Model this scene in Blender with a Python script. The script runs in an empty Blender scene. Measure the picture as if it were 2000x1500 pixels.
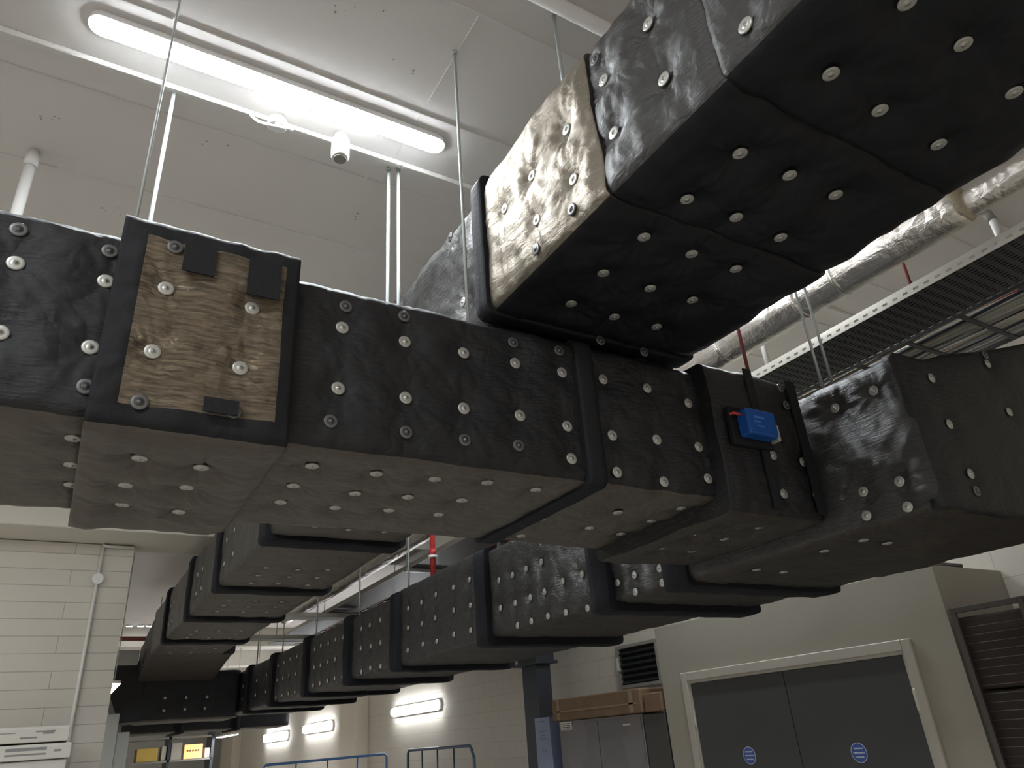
import bpy, math, random
import numpy as np
from mathutils import Vector, Matrix, noise
random.seed(7)
S = bpy.context.scene
COL = S.collection
PI = math.pi

# ---------------------------------------------------------------- camera
cam = bpy.data.cameras.new('camera')
cam.sensor_width = 36.0
cam.lens = 1407.95338 / 2000 * 36
cam.clip_start = 0.05
cam.clip_end = 200
co = bpy.data.objects.new('camera', cam)
COL.objects.link(co)
def _rx(t): return Matrix(((1,0,0),(0,math.cos(t),-math.sin(t)),(0,math.sin(t),math.cos(t))))
def _rz(t): return Matrix(((math.cos(t),-math.sin(t),0),(math.sin(t),math.cos(t),0),(0,0,1)))
R3 = _rz(-0.56566504) @ _rx(2.02432982) @ _rz(-0.07791375)
co.matrix_world = Matrix.Translation((0,0,1.78)) @ R3.to_4x4()
S.camera = co

# ---------------------------------------------------------------- view + world
S.view_settings.view_transform = 'Standard'
S.view_settings.look = 'None'
S.view_settings.gamma = 1
S.view_settings.use_curve_mapping = False
S.view_settings.exposure = 2.0
w = bpy.data.worlds.new('world')
S.world = w
w.use_nodes = True
w.node_tree.nodes['Background'].inputs[0].default_value = (1.0, .93, .84, 1)
w.node_tree.nodes['Background'].inputs[1].default_value = .16
LAMP = 31.0          # brightness of the LED battens

# ---------------------------------------------------------------- materials
def mat(name, col, rough=.6, metal=0., spec=.5, bump=None, var=None, emit=None, coat=0):
    """bump=(scale,strength,detail); var=(scale,second colour,contrast)"""
    m = bpy.data.materials.new(name); m.use_nodes = True
    nt = m.node_tree; b = nt.nodes['Principled BSDF']
    b.inputs['Base Color'].default_value = (*col, 1)
    b.inputs['Roughness'].default_value = rough
    b.inputs['Metallic'].default_value = metal
    b.inputs['Specular IOR Level'].default_value = spec
    b.inputs['Coat Weight'].default_value = coat
    tc = nt.nodes.new('ShaderNodeTexCoord')
    if var:
        n = nt.nodes.new('ShaderNodeTexNoise'); n.inputs['Scale'].default_value = var[0]; n.inputs['Detail'].default_value = 5
        r = nt.nodes.new('ShaderNodeValToRGB'); r.color_ramp.elements[0].position = .5-var[2]; r.color_ramp.elements[1].position = .5+var[2]
        r.color_ramp.elements[0].color = (*col, 1); r.color_ramp.elements[1].color = (*var[1], 1)
        nt.links.new(tc.outputs['Object'], n.inputs['Vector']); nt.links.new(n.outputs['Fac'], r.inputs['Fac'])
        nt.links.new(r.outputs['Color'], b.inputs['Base Color'])
    if bump:
        n = nt.nodes.new('ShaderNodeTexNoise'); n.inputs['Scale'].default_value = bump[0]; n.inputs['Detail'].default_value = bump[2]
        bm = nt.nodes.new('ShaderNodeBump'); bm.inputs['Strength'].default_value = bump[1]; bm.inputs['Distance'].default_value = .02
        nt.links.new(tc.outputs['Object'], n.inputs['Vector']); nt.links.new(n.outputs['Fac'], bm.inputs['Height'])
        nt.links.new(bm.outputs['Normal'], b.inputs['Normal'])
    if emit:
        b.inputs['Emission Color'].default_value = (*emit[0], 1); b.inputs['Emission Strength'].default_value = emit[1]
    return m

def foil(name, col, rough, metal, spec=.5, weave=(1,1,1), wstr=.5, crink=.5, col2=None):
    """reinforced black foil facing: fine scrim weave, stretched crinkles"""
    m = bpy.data.materials.new(name); m.use_nodes = True
    nt = m.node_tree; L = nt.links.new; b = nt.nodes['Principled BSDF']
    b.inputs['Base Color'].default_value = (*col, 1); b.inputs['Roughness'].default_value = rough
    b.inputs['Metallic'].default_value = metal; b.inputs['Specular IOR Level'].default_value = spec
    tc = nt.nodes.new('ShaderNodeTexCoord')
    mp = nt.nodes.new('ShaderNodeMapping'); mp.inputs['Scale'].default_value = weave
    L(tc.outputs['Object'], mp.inputs['Vector'])
    n1 = nt.nodes.new('ShaderNodeTexNoise'); n1.inputs['Scale'].default_value = 14; n1.inputs['Detail'].default_value = 6; n1.inputs['Roughness'].default_value = .65
    L(mp.outputs['Vector'], n1.inputs['Vector'])
    n2 = nt.nodes.new('ShaderNodeTexNoise'); n2.inputs['Scale'].default_value = 5; n2.inputs['Detail'].default_value = 4
    n2.inputs['Distortion'].default_value = .3
    L(tc.outputs['Object'], n2.inputs['Vector'])
    v = nt.nodes.new('ShaderNodeTexVoronoi'); v.inputs['Scale'].default_value = 9; v.feature = 'DISTANCE_TO_EDGE'
    mp2 = nt.nodes.new('ShaderNodeMixRGB'); mp2.inputs[0].default_value = .35
    L(tc.outputs['Object'], mp2.inputs[1]); L(n2.outputs['Color'], mp2.inputs[2]); L(mp2.outputs[0], v.inputs['Vector'])
    b1 = nt.nodes.new('ShaderNodeBump'); b1.inputs['Strength'].default_value = wstr; b1.inputs['Distance'].default_value = .012
    b2 = nt.nodes.new('ShaderNodeBump'); b2.inputs['Strength'].default_value = crink; b2.inputs['Distance'].default_value = .03
    L(v.outputs['Distance'], b2.inputs['Height']); L(n1.outputs['Fac'], b1.inputs['Height'])
    L(b2.outputs['Normal'], b1.inputs['Normal']); L(b1.outputs['Normal'], b.inputs['Normal'])
    if col2:
        r = nt.nodes.new('ShaderNodeValToRGB'); r.color_ramp.elements[0].position = .38; r.color_ramp.elements[1].position = .62
        r.color_ramp.elements[0].color = (*col, 1); r.color_ramp.elements[1].color = (*col2, 1)
        L(n1.outputs['Fac'], r.inputs['Fac']); L(r.outputs['Color'], b.inputs['Base Color'])
    return m

M = {}
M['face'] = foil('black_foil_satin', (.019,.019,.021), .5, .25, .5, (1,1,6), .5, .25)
M['panel'] = foil('ceiling_sheen_foil', (.30,.24,.17), .42, .8, .5, (1,1,9), .9, .5, (.13,.105,.078))  # glossier black facing; the tan is reflected ceiling light put into the colour
M['under'] = foil('floor_bounce_foil', (.115,.10,.085), .5, .45, .5, (1,6,1), .5, .3)  # undersides: the brown is floor light reflected in black foil, painted in
M['under2'] = foil('dim_bounce_foil', (.055,.048,.041), .5, .4, .5, (1,6,1), .5, .3)  # same underside foil, painted darker where less light reaches on the right
M['streak'] = foil('streaky_black_foil', (.055,.055,.055), .34, .5, .5, (1,1,9), .8, .25, (.09,.088,.085))
M['deep'] = foil('painted_shade_foil', (.008,.0085,.011), .6, .05, .35, (1,1,1), .15, .15)  # near branch underside: the lack of light is put into this near-black
M['batten_sheen'] = foil('painted_sheen_foil', (.23,.20,.155), .45, .75, .5, (1,1,7), .45, .22, (.20,.17,.13))  # same black facing; the batten's reflection is painted in as a golden tone
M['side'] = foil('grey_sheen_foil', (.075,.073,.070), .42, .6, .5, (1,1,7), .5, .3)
M['tape'] = mat('matte_black_tape', (.014,.0145,.017), .75, 0, .3, bump=(60,.15,3))
M['band'] = mat('black_wrap_band', (.012,.013,.017), .8, 0, .25, bump=(20,.25,3))
M['pin'] = mat('galvanised_pin', (.50,.50,.46), .42, .6, .5)
M['pincap'] = mat('pin_centre', (.40,.40,.38), .35, .8)
M['pindark'] = mat('taped_pin', (.05,.05,.05), .45, .3)
M['pinring'] = mat('taped_pin_ring', (.16,.16,.155), .4, .5)
M['ceiling'] = mat('painted_concrete_ceiling', (.78,.755,.72), .75, 0, .3, bump=(6,.06,5), var=(1.1,(.73,.70,.67),.25))
M['joint'] = mat('painted_joint', (.74,.72,.69), .7)
M['crack'] = mat('ceiling_pock', (.34,.32,.30), .9)
M['white'] = mat('white_plastic', (.74,.73,.70), .4)
M['galv'] = mat('galvanised_rod', (.52,.56,.55), .45, .5)
M['lightbody'] = mat('batten_body', (.80,.80,.80), .4)
M['led'] = mat('lit_led_diffuser', (1,1,1), .5, emit=((.90,.955,1.0), LAMP))
M['led_far'] = mat('lit_led_far', (1,1,1), .5, emit=((.95,.97,1.0), LAMP*.32))
M['foilpipe'] = foil('bright_silver_foil', (.82,.77,.70), .22, .85, .5, (6,1,6), .35, .35)
M['pipeend'] = mat('frayed_foil_end', (.42,.37,.27), .7, .1, bump=(50,.8,4))
M['red'] = mat('red_pipe', (.50,.045,.04), .45)
M['redbrown'] = mat('dark_red_pipe', (.24,.05,.045), .5)
M['floor'] = mat('grey_floor', (.54,.51,.46), .55, bump=(8,.05,4))
M['board'] = mat('grey_beige_board', (.33,.31,.26), .65, bump=(60,.04,3))
M['frame'] = mat('door_frame_paint', (.43,.41,.355), .5)
M['door'] = mat('charcoal_door', (.047,.049,.050), .55, bump=(90,.03,2))
M['gap'] = mat('dark_gap', (.01,.01,.01), .9)
M['steel'] = mat('hinge_steel', (.55,.54,.50), .4, .6)
M['signblue'] = mat('sign_blue', (.035,.085,.34), .4)
M['signwhite'] = mat('sign_white', (.52,.57,.68), .5)
M['dark'] = mat('dark_steel', (.050,.058,.072), .5, .2)
M['meshframe'] = mat('mesh_frame_steel', (.085,.078,.075), .5, .3)
M['wire'] = mat('mesh_wire', (.12,.11,.10), .5, .4)
M['brown'] = mat('dark_brown_store', (.055,.040,.032), .8, var=(3,(.035,.028,.024),.2))
M['cardboard'] = mat('brown_cardboard', (.20,.125,.075), .75, bump=(10,.3,4), var=(6,(.16,.10,.06),.2))
M['wraptape'] = mat('brown_packing_tape', (.22,.145,.09), .35)
M['cabinet'] = mat('grey_cabinet', (.15,.145,.155), .5, var=(2.5,(.18,.172,.18),.05))
M['cabinetdark'] = mat('dark_side_panel', (.055,.055,.05), .6)
M['label'] = mat('white_label', (.62,.61,.56), .6)
M['ink'] = mat('label_ink', (.08,.08,.08), .6)
M['bluebox'] = mat('blue_grey_box', (.22,.27,.40), .5)
M['bluerail'] = mat('blue_rail_paint', (.10,.24,.50), .4)
M['darkrail'] = mat('blue_black_rail', (.07,.11,.17), .45)
M['blue'] = mat('actuator_blue', (.012,.085,.36), .35)
M['bluedark'] = mat('actuator_print', (.05,.20,.62), .4)
M['boxwhite'] = mat('white_carton', (.66,.63,.57), .6)
M['boxprint'] = mat('carton_print', (.26,.255,.25), .6)
M['pillar'] = mat('cream_column', (.66,.61,.51), .6)
M['pillargrey'] = mat('pale_grey_panel', (.42,.43,.40), .55)
M['yellow'] = mat('yellow_carton', (.62,.44,.10), .6)
M['orange'] = mat('lit_orange_sign', (.9,.5,.2), .5, emit=((1.0,.45,.15), .35))
M['cable'] = mat('cream_cable', (.50,.47,.40), .5)
M['louvre'] = mat('louvre_blade', (.03,.034,.04), .4, .4)
M['louvreframe'] = mat('louvre_frame', (.26,.25,.22), .5)
M['beam'] = mat('cream_beam', (.66,.63,.56), .65, bump=(4,.05,3))

def block_mat(name, c1, c2, mortar, axis, bh, bw):
    m = bpy.data.materials.new(name); m.use_nodes = True
    nt = m.node_tree; L = nt.links.new; b = nt.nodes['Principled BSDF']
    tc = nt.nodes.new('ShaderNodeTexCoord'); sx = nt.nodes.new('ShaderNodeSeparateXYZ'); cx = nt.nodes.new('ShaderNodeCombineXYZ')
    L(tc.outputs['Object'], sx.inputs[0]); L(sx.outputs[axis], cx.inputs['X']); L(sx.outputs['Z'], cx.inputs['Y'])
    br = nt.nodes.new('ShaderNodeTexBrick'); br.offset = .5
    br.inputs['Scale'].default_value = 1; br.inputs['Brick Width'].default_value = bw; br.inputs['Row Height'].default_value = bh
    br.inputs['Mortar Size'].default_value = .0045; br.inputs['Mortar Smooth'].default_value = .4
    br.inputs['Color1'].default_value = (*c1,1); br.inputs['Color2'].default_value = (*c2,1); br.inputs['Mortar'].default_value = (*mortar,1)
    L(cx.outputs[0], br.inputs['Vector']); L(br.outputs['Color'], b.inputs['Base Color'])
    bm = nt.nodes.new('ShaderNodeBump'); bm.inputs['Strength'].default_value = .5; bm.inputs['Distance'].default_value = .01; bm.invert = True
    L(br.outputs['Fac'], bm.inputs['Height']); L(bm.outputs['Normal'], b.inputs['Normal'])
    b.inputs['Roughness'].default_value = .7
    return m
M['block'] = block_mat('painted_blockwork', (.62,.58,.51), (.60,.565,.50), (.40,.37,.33), 'X', .168, 2.6)
M['blockr'] = block_mat('painted_blockwork_right', (.60,.565,.49), (.585,.55,.48), (.50,.465,.41), 'Y', .215, .44)

# ---------------------------------------------------------------- helpers
def link(name, me, m, parent=None):
    o = bpy.data.objects.new(name, me); COL.objects.link(o)
    if m is not None:
        if isinstance(m, (list, tuple)):
            for k in m: me.materials.append(k)
        else: me.materials.append(m)
    if parent is not None:
        o.parent = parent
        # parents (possibly nested) carry pure translations
        t = Vector((0,0,0)); p = parent
        while p is not None: t += p.location; p = p.parent
        o.location = -t
    return o
def tag(o, label=None, cat=None, group=None, kind=None):
    if label: o['label'] = label
    if cat: o['category'] = cat
    if group: o['group'] = group
    if kind: o['kind'] = kind
    return o
def thing(name, label, cat, loc=(0,0,0), group=None):
    o = bpy.data.objects.new(name, None); o.empty_display_size = .1; COL.objects.link(o); o.location = loc
    return tag(o, label, cat, group)

class MB:
    def __init__(s): s.v = []; s.f = []; s.sm = []; s.mi = []
    def add(s, vs, fs, smooth=False, mi=0):
        n = len(s.v); s.v += [tuple(v) for v in vs]
        for f in fs: s.f.append(tuple(i+n for i in f)); s.sm.append(smooth); s.mi.append(mi)
        return s
    def box(s, x0, x1, y0, y1, z0, z1, mi=0, b=0.0):
        if b <= 0:
            vs = [(x,y,z) for x in (x0,x1) for y in (y0,y1) for z in (z0,z1)]
            return s.add(vs, [(0,1,3,2),(4,6,7,5),(0,4,5,1),(2,3,7,6),(0,2,6,4),(1,5,7,3)], mi=mi)
        # chamfered box: 24 vertices
        xs=(x0,x1); ys=(y0,y1); zs=(z0,z1); sg=(1,-1); V={}; vs=[]
        for i in (0,1):
            for j in (0,1):
                for k in (0,1):
                    for a in range(3):
                        p=[xs[i]+sg[i]*b, ys[j]+sg[j]*b, zs[k]+sg[k]*b]
                        p[a]=(xs,ys,zs)[a][(i,j,k)[a]]
                        V[i,j,k,a]=len(vs); vs.append(tuple(p))
        F=[]
        for a in range(3):
            o1,o2=[q for q in range(3) if q!=a]
            for t in (0,1):
                q=[]
                for (u,v) in ((0,0),(1,0),(1,1),(0,1)):
                    ix=[0,0,0]; ix[a]=t; ix[o1]=u; ix[o2]=v; q.append(V[ix[0],ix[1],ix[2],a])
                F.append(q)
        for a in range(3):
            o1,o2=[q for q in range(3) if q!=a]
            for u in (0,1):
                for v in (0,1):
                    q=[]
                    for (t,fa) in ((0,o1),(1,o1),(1,o2),(0,o2)):
                        ix=[0,0,0]; ix[a]=t; ix[o1]=u; ix[o2]=v; q.append(V[ix[0],ix[1],ix[2],fa])
                    F.append(q)
        for i in (0,1):
            for j in (0,1):
                for k in (0,1): F.append([V[i,j,k,a] for a in range(3)])
        # orient outward
        c=Vector(((x0+x1)/2,(y0+y1)/2,(z0+z1)/2)); G=[]
        for f in F:
            P=[Vector(vs[q]) for q in f]; n=(P[1]-P[0]).cross(P[2]-P[0]); m_=sum(P,Vector())/len(P)-c
            G.append(f if n.dot(m_)>0 else f[::-1])
        return s.add(vs, G, mi=mi)
    def tube(s, pts, r, n=12, mi=0, caps=True, smooth=True):
        pts=[Vector(p) for p in pts]; rr = r if isinstance(r,(list,tuple)) else [r]*len(pts)
        base=len(s.v); prev=None
        for i,p in enumerate(pts):
            d=(pts[min(i+1,len(pts)-1)]-pts[max(i-1,0)]).normalized()
            if prev is None:
                up=Vector((0,0,1)) if abs(d.z)<.9 else Vector((1,0,0))
                a=d.cross(up).normalized()
            else: a=(prev-d*prev.dot(d)).normalized()
            prev=a; b=d.cross(a)
            for k in range(n):
                t=2*PI*k/n; s.v.append(tuple(p+(a*math.cos(t)+b*math.sin(t))*rr[i]))
        for i in range(len(pts)-1):
            for k in range(n):
                q=base+i*n; k2=(k+1)%n
                s.f.append((q+k,q+n+k,q+n+k2,q+k2)); s.sm.append(smooth); s.mi.append(mi)
        if caps:
            s.f.append(tuple(base+k for k in range(n))); s.sm.append(False); s.mi.append(mi)
            q=base+(len(pts)-1)*n; s.f.append(tuple(q+k for k in reversed(range(n)))); s.sm.append(False); s.mi.append(mi)
        return s
    def prism(s, poly, axis, a0, a1, mi=0):
        """poly: 2D points in the two other axes, extruded along axis"""
        n=len(poly); vs=[]
        for a in (a0,a1):
            for (u,v) in poly:
                p=[0,0,0]; p[axis]=a; o=[q for q in range(3) if q!=axis]; p[o[0]]=u; p[o[1]]=v; vs.append(tuple(p))
        return s.add(vs, [tuple(range(n)), tuple(reversed(range(n,2*n)))]+[(i,i+n,(i+1)%n+n,(i+1)%n) for i in range(n)], mi=mi)
    def build(s, name, m, parent=None):
        me=bpy.data.meshes.new(name); me.from_pydata(s.v,[],s.f); me.update()
        me.polygons.foreach_set('use_smooth', s.sm)
        me.polygons.foreach_set('material_index', s.mi)
        import bmesh
        bm=bmesh.new(); bm.from_mesh(me); bmesh.ops.recalc_face_normals(bm, faces=bm.faces); bm.to_mesh(me); bm.free()
        return link(name, me, m, parent)
def struct(name, mb, m, label=None):
    o=mb.build(name, m); o['kind']='structure'
    if label: o['label']=label
    return o
PINS = {
'main_west_front': [(-0.262,1.87,3.024,1), (-0.25,1.87,2.928,0), (-0.056,1.87,3.025,1), (-0.051,1.87,2.934,0), (-0.243,1.87,2.73,0), (-0.054,1.87,2.731,0), (-0.046,1.87,2.617,1)],
'main_bump_front': [(0.09,1.81,2.914,0), (0.313,1.81,2.911,0), (0.083,1.81,2.719,0), (0.297,1.81,2.714,0), (0.095,1.81,3.041,1), (0.324,1.81,3.047,1), (0.073,1.81,2.574,1), (0.29,1.81,2.582,1)],
'main_mid_front': [(0.596,1.87,3.016,1), (0.794,1.87,3.033,1), (0.589,1.87,2.94,0), (0.798,1.87,2.942,0), (0.584,1.87,2.733,0), (0.796,1.87,2.738,0), (0.564,1.87,2.622,1), (0.795,1.87,2.622,1), (1.009,1.87,2.945,0), (0.999,1.87,2.738,0), (0.992,1.87,2.624,1), (1.203,1.87,3.024,1), (1.211,1.87,2.948,0), (1.208,1.87,2.744,0), (1.188,1.87,2.631,1), (1.398,1.87,3.033,1), (1.406,1.87,2.948,0), (1.406,1.87,2.739,0), (1.408,1.87,2.618,0)],
'main_east_front': [(1.604,1.87,3.125,1), (1.82,1.87,3.12,1), (1.595,1.87,2.958,0), (1.807,1.87,2.958,0), (2.024,1.87,2.934,0), (1.601,1.87,2.731,0), (1.812,1.87,2.743,0), (2.03,1.87,2.745,0), (1.598,1.87,2.59,0), (1.818,1.87,2.58,0), (2.043,1.87,2.615,0)],
'main_damper_front': [(2.54,1.81,3.069,1), (2.543,1.81,2.983,1), (2.389,1.81,2.736,0), (2.565,1.81,2.727,0), (2.39,1.81,2.571,0), (2.591,1.81,2.584,0)],
'main_west_bottom': [(-0.053,2.022,2.54,0), (-0.049,2.234,2.54,0), (-0.044,2.426,2.54,0)],
'main_bump_bottom': [(0.105,2.022,2.5,0), (0.259,2.031,2.5,0), (0.092,2.245,2.5,0), (0.252,2.236,2.5,0), (0.101,2.467,2.5,0), (0.264,2.458,2.5,0)],
'main_mid_bottom': [(0.563,2.029,2.54,0), (0.764,2.028,2.54,0), (0.962,2.023,2.54,0), (1.148,2.01,2.54,0), (0.561,2.221,2.54,0), (0.766,2.226,2.54,0), (0.954,2.225,2.54,0), (1.152,2.206,2.54,0), (0.571,2.418,2.54,0), (0.761,2.417,2.54,0), (0.954,2.398,2.54,0), (1.15,2.395,2.54,0), (1.347,2.02,2.54,0)],
'main_east_bottom': [(1.555,2.312,2.54,0), (1.809,2.148,2.54,0), (2.047,2.224,2.54,0), (1.836,2.374,2.54,0), (2.051,2.435,2.54,0), (2.045,2.04,2.54,0), (1.622,2.577,2.54,0)],
'main_damper_bottom': [(2.238,1.986,2.48,0), (2.416,1.992,2.48,0), (2.227,2.17,2.48,0), (2.404,2.176,2.48,0), (2.228,2.377,2.48,0), (2.406,2.382,2.48,0)],
'branch_side': [(1.13,0.926,3.542,0), (1.13,0.652,3.217,0), (1.13,0.925,3.331,0), (1.13,1.131,3.53,0), (1.13,1.341,3.525,0), (1.13,1.141,3.331,0), (1.13,1.56,3.511,0), (1.13,1.342,3.318,0), (1.13,1.739,3.499,0), (1.13,1.549,3.308,0), (1.13,1.355,3.205,1), (1.13,1.561,3.195,1), (1.13,1.149,3.635,1), (1.13,2.147,3.652,1), (1.13,2.093,3.306,0)],
'branch_bottom': [(1.345,0.412,3.14,0), (1.352,0.614,3.14,0), (1.569,0.415,3.14,0), (1.572,0.633,3.14,0), (1.826,0.434,3.14,0), (1.825,0.631,3.14,0), (1.359,0.908,3.14,0), (1.56,0.909,3.14,0), (1.759,0.906,3.14,0), (1.362,1.117,3.14,0), (1.559,1.112,3.14,0), (1.761,1.117,3.14,0), (1.357,1.307,3.14,0), (1.559,1.309,3.14,0), (1.765,1.311,3.14,0), (1.36,1.521,3.14,0), (1.559,1.517,3.14,0), (1.766,1.524,3.14,0), (1.372,1.727,3.14,0), (1.566,1.728,3.14,0), (1.771,1.727,3.14,0)],
'right_side_near': [(2.65,1.477,2.925,0), (2.65,1.66,2.925,0), (2.65,1.487,2.546,0), (2.65,1.64,2.553,0), (2.65,1.487,2.446,0), (2.65,1.659,2.461,0)],
'right_front': [(2.851,1.35,2.957,0), (3.385,1.35,3.132,0), (3.394,1.35,3.179,1), (2.86,1.35,2.756,0), (3.404,1.35,2.898,0), (2.882,1.35,2.554,0), (2.88,1.35,2.485,1)],
'right_bottom': [(2.429,1.73,2.41,0), (2.824,1.811,2.41,0), (2.989,1.813,2.41,0), (2.819,2.004,2.41,0), (2.808,2.382,2.41,0), (3.003,2.388,2.41,0)],
'right_side_far': [(2.65,4.741,2.789,0), (2.65,4.557,2.79,0), (2.65,4.175,2.792,0), (2.65,3.987,2.795,0), (2.65,4.368,2.79,0), (2.65,4.74,2.596,0), (2.65,4.559,2.598,0), (2.65,4.353,2.597,0), (2.65,4.159,2.599,0), (2.65,3.975,2.602,0), (2.65,3.764,2.625,0), (2.65,3.554,2.628,0), (2.65,3.242,2.515,0), (2.65,3.085,2.525,0), (2.65,2.883,2.518,0), (2.65,2.885,2.444,0), (2.65,3.097,2.437,0), (2.65,4.347,2.448,0), (2.65,4.169,2.45,0), (2.65,3.976,2.452,0), (2.65,3.775,2.441,0), (2.65,3.541,2.426,0)],
}
# ---------------------------------------------------------------- setting
CEIL=4.5
struct('floor', MB().box(-7,6.3,-5,32,-.1,0), M['floor'])
struct('ceiling', MB().box(-7,6.3,-5,32,CEIL,CEIL+.2), M['ceiling'])
struct('wall_right', MB().box(6,6.3,-5,32,0,CEIL), M['blockr'])
struct('wall_left', MB().box(-7,.56,9,9.22,0,3.98), M['block'])
struct('wall_far', MB().box(-7,6.3,31.8,32,0,CEIL), M['pillargrey'])
struct('trim_1', MB().box(-7,5.9,8.4,9.3,3.99,CEIL-.001,b=.01), M['beam'])
for k,y in enumerate((18.4,22.5,27)):
    struct('trim_%d'%(k+2), MB().box(-7,6,y,y+.5,4.1,CEIL-.001), M['beam'])
# raised plank joints of the ceiling
k=5
for y in (1.725,2.32,2.855,3.455,4.05,4.65,5.25,5.85,6.45,7.05,7.65):
    mb=MB(); x=-6.5
    while x<5.9:
        x2=min(5.9,x+random.uniform(.5,.9)); mb.box(x,x2,y-.005,y+.005,CEIL-.008-random.random()*.002,CEIL-.0005); x=x2+random.uniform(0,.02)
    struct('trim_%d'%k, mb, M['joint']); k+=1
mb=MB().box(1.075,1.085,1.73,2.85,CEIL-.004,CEIL-.0004); mb.box(3.075,3.085,.6,2.3,CEIL-.004,CEIL-.0004); mb.box(-.925,-.915,2.86,5,CEIL-.004,CEIL-.0004)
struct('trim_%d'%k, mb, M['joint'])
# little chipped pock marks in the concrete
k+=1; mb=MB()
for cx,cy,n in ((-.45,3.1,5),(.55,1.95,6),(.9,2.1,3),(.2,2.95,4),(1.0,3.2,3),(-.1,3.7,4),(.65,1.75,3)):
    for _ in range(n):
        x=cx+random.gauss(0,.06); y=cy+random.gauss(0,.03); r=random.uniform(.002,.006)
        mb.tube([(x,y,CEIL-.0015),(x,y,CEIL-.0002)],r,6)
struct('trim_%d'%k, mb, M['crack'])
# cream pilasters on the right wall
for j,(a,b) in enumerate(((16.2,17.3),(28.5,30.4))):
    struct('trim_%d'%(k+1+j), MB().box(5.72,5.999,a,b,.0,CEIL-.05,b=.01), M['pillar'])

# ---------------------------------------------------------------- lamps
def stadium(mb, x0,x1,yc,w,z0,z1,mi=0,n=10,axis=0):
    poly=[]
    for i in range(n+1):
        t=-PI/2+PI*i/n; poly.append((x1-w/2+math.cos(t)*w/2, yc+math.sin(t)*w/2))
    for i in range(n+1):
        t=PI/2+PI*i/n; poly.append((x0+w/2+math.cos(t)*w/2, yc+math.sin(t)*w/2))
    if axis==1: poly=[(b,a) for a,b in poly]
    return mb.prism(poly, 2, z0, z1, mi)
def batten(label, x0,x1,yc,w,z,group=None,far=False,axis=0,drop=.03):
    t=thing('led_batten', label, 'ceiling light', (((x0+x1)/2,yc,z) if axis==0 else (yc,(x0+x1)/2,z)), group)
    stadium(MB(),x0-.005,x1+.005,yc,w+.010,z-.001,z+drop,axis=axis).build('body',M['lightbody'],t)
    if z<4: 
        for e in (x0+.2,x1-.2):
            p=(e,yc) if axis==0 else (yc,e); MB().tube([(p[0],p[1],z+drop),(p[0],p[1],CEIL-.001)],.006,8).build('suspension_rod',M['galv'],t)
    stadium(MB(),x0,x1,yc,w,z-.006,z-.0012,axis=axis).build('diffuser',M['led_far' if far else 'led'],t)
    return t
batten('long lit white batten light with rounded ends on the near ceiling', -.31,1.255,2.455,.094,4.470,drop=.029)
batten('added unseen batten on the near ceiling, behind the camera to the left', -2.6,-1.0,.3,.105,4.470,drop=.029)  # added lamp out of view, lights the floor and duct fronts
batten('added unseen batten on the ceiling left of the frame, above the main duct', -3.4,-1.8,3.0,.105,4.470,drop=.029)  # another added out-of-frame lamp, brightens the left side
batten('lit batten in the same row as the long one, hidden above the overhead duct', 2.4,3.72,2.455,.09,4.470,drop=.029)
batten('lit batten on the ceiling hidden above the right-hand duct', 4.1,5.5,4.705,.09,4.470,drop=.029,axis=1)
batten('added unseen batten on the ceiling left of the frame, nearer the block wall', -3.6,-2.0,6.2,.09,4.470,drop=.029)  # unseen lamp put in to brighten the block wall
batten('added unseen batten on the ceiling far behind the camera to the left', -3.2,-1.6,-2.6,.09,4.470,drop=.029)  # added behind the camera for more floor bounce
batten('added unseen batten on the ceiling behind the branch duct, hidden above its underside', 1.6,2.7,4.9,.09,4.470,drop=.029)  # invented hidden lamp, adds light beyond the main duct
for i,(x0,nm) in enumerate(((1.20,'leftmost'),(1.42,'middle'),(1.585,'rightmost'))):
    batten('small lit lamp at the far ceiling beyond the block wall, %s of three'%nm, x0,x0+.115,17.9,.08,4.50-.045,'row of three lamps on the far ceiling',True,drop=.044)
# battens on the right-hand wall: long axis along the wall
def wall_batten(label,y0,y1,x,z,w=.13,group='battens on the right wall'):
    t=thing('wall_batten',label,'wall light',(x,(y0+y1)/2,z),group)
    def st(u0,u1,ww,a0,a1):
        poly=[];n=10
        for i in range(n+1):
            q=-PI/2+PI*i/n; poly.append((u1-ww/2+math.cos(q)*ww/2, z+math.sin(q)*ww/2))
        for i in range(n+1):
            q=PI/2+PI*i/n; poly.append((u0+ww/2+math.cos(q)*ww/2, z+math.sin(q)*ww/2))
        return MB().prism(poly,0,a0,a1)
    st(y0-.02,y1+.02,w+.04,x+.02,5.999).build('body',M['lightbody'],t)
    st(y0,y1,w,x-.03,x+.019).build('diffuser',M['led_far'],t)
wall_batten('nearest lit batten on the right wall, above the dark blue rail',12.55,14.7,5.93,2.37)
wall_batten('second lit batten on the right wall, left of the cream pilaster',18.5,20.8,5.93,2.32,.17)
wall_batten('farthest and smallest lit batten on the right wall',22.4,25.0,5.93,2.25,.19)
batten('bright batten peeping out past the end of the white block wall', 9.7,11.3,.63,.11,2.62,None,True,axis=1)
batten('low lit batten in the far store beside the orange sign', 18.5,20.3,3.75,.16,2.25,None,True,axis=1)
t=None

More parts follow.
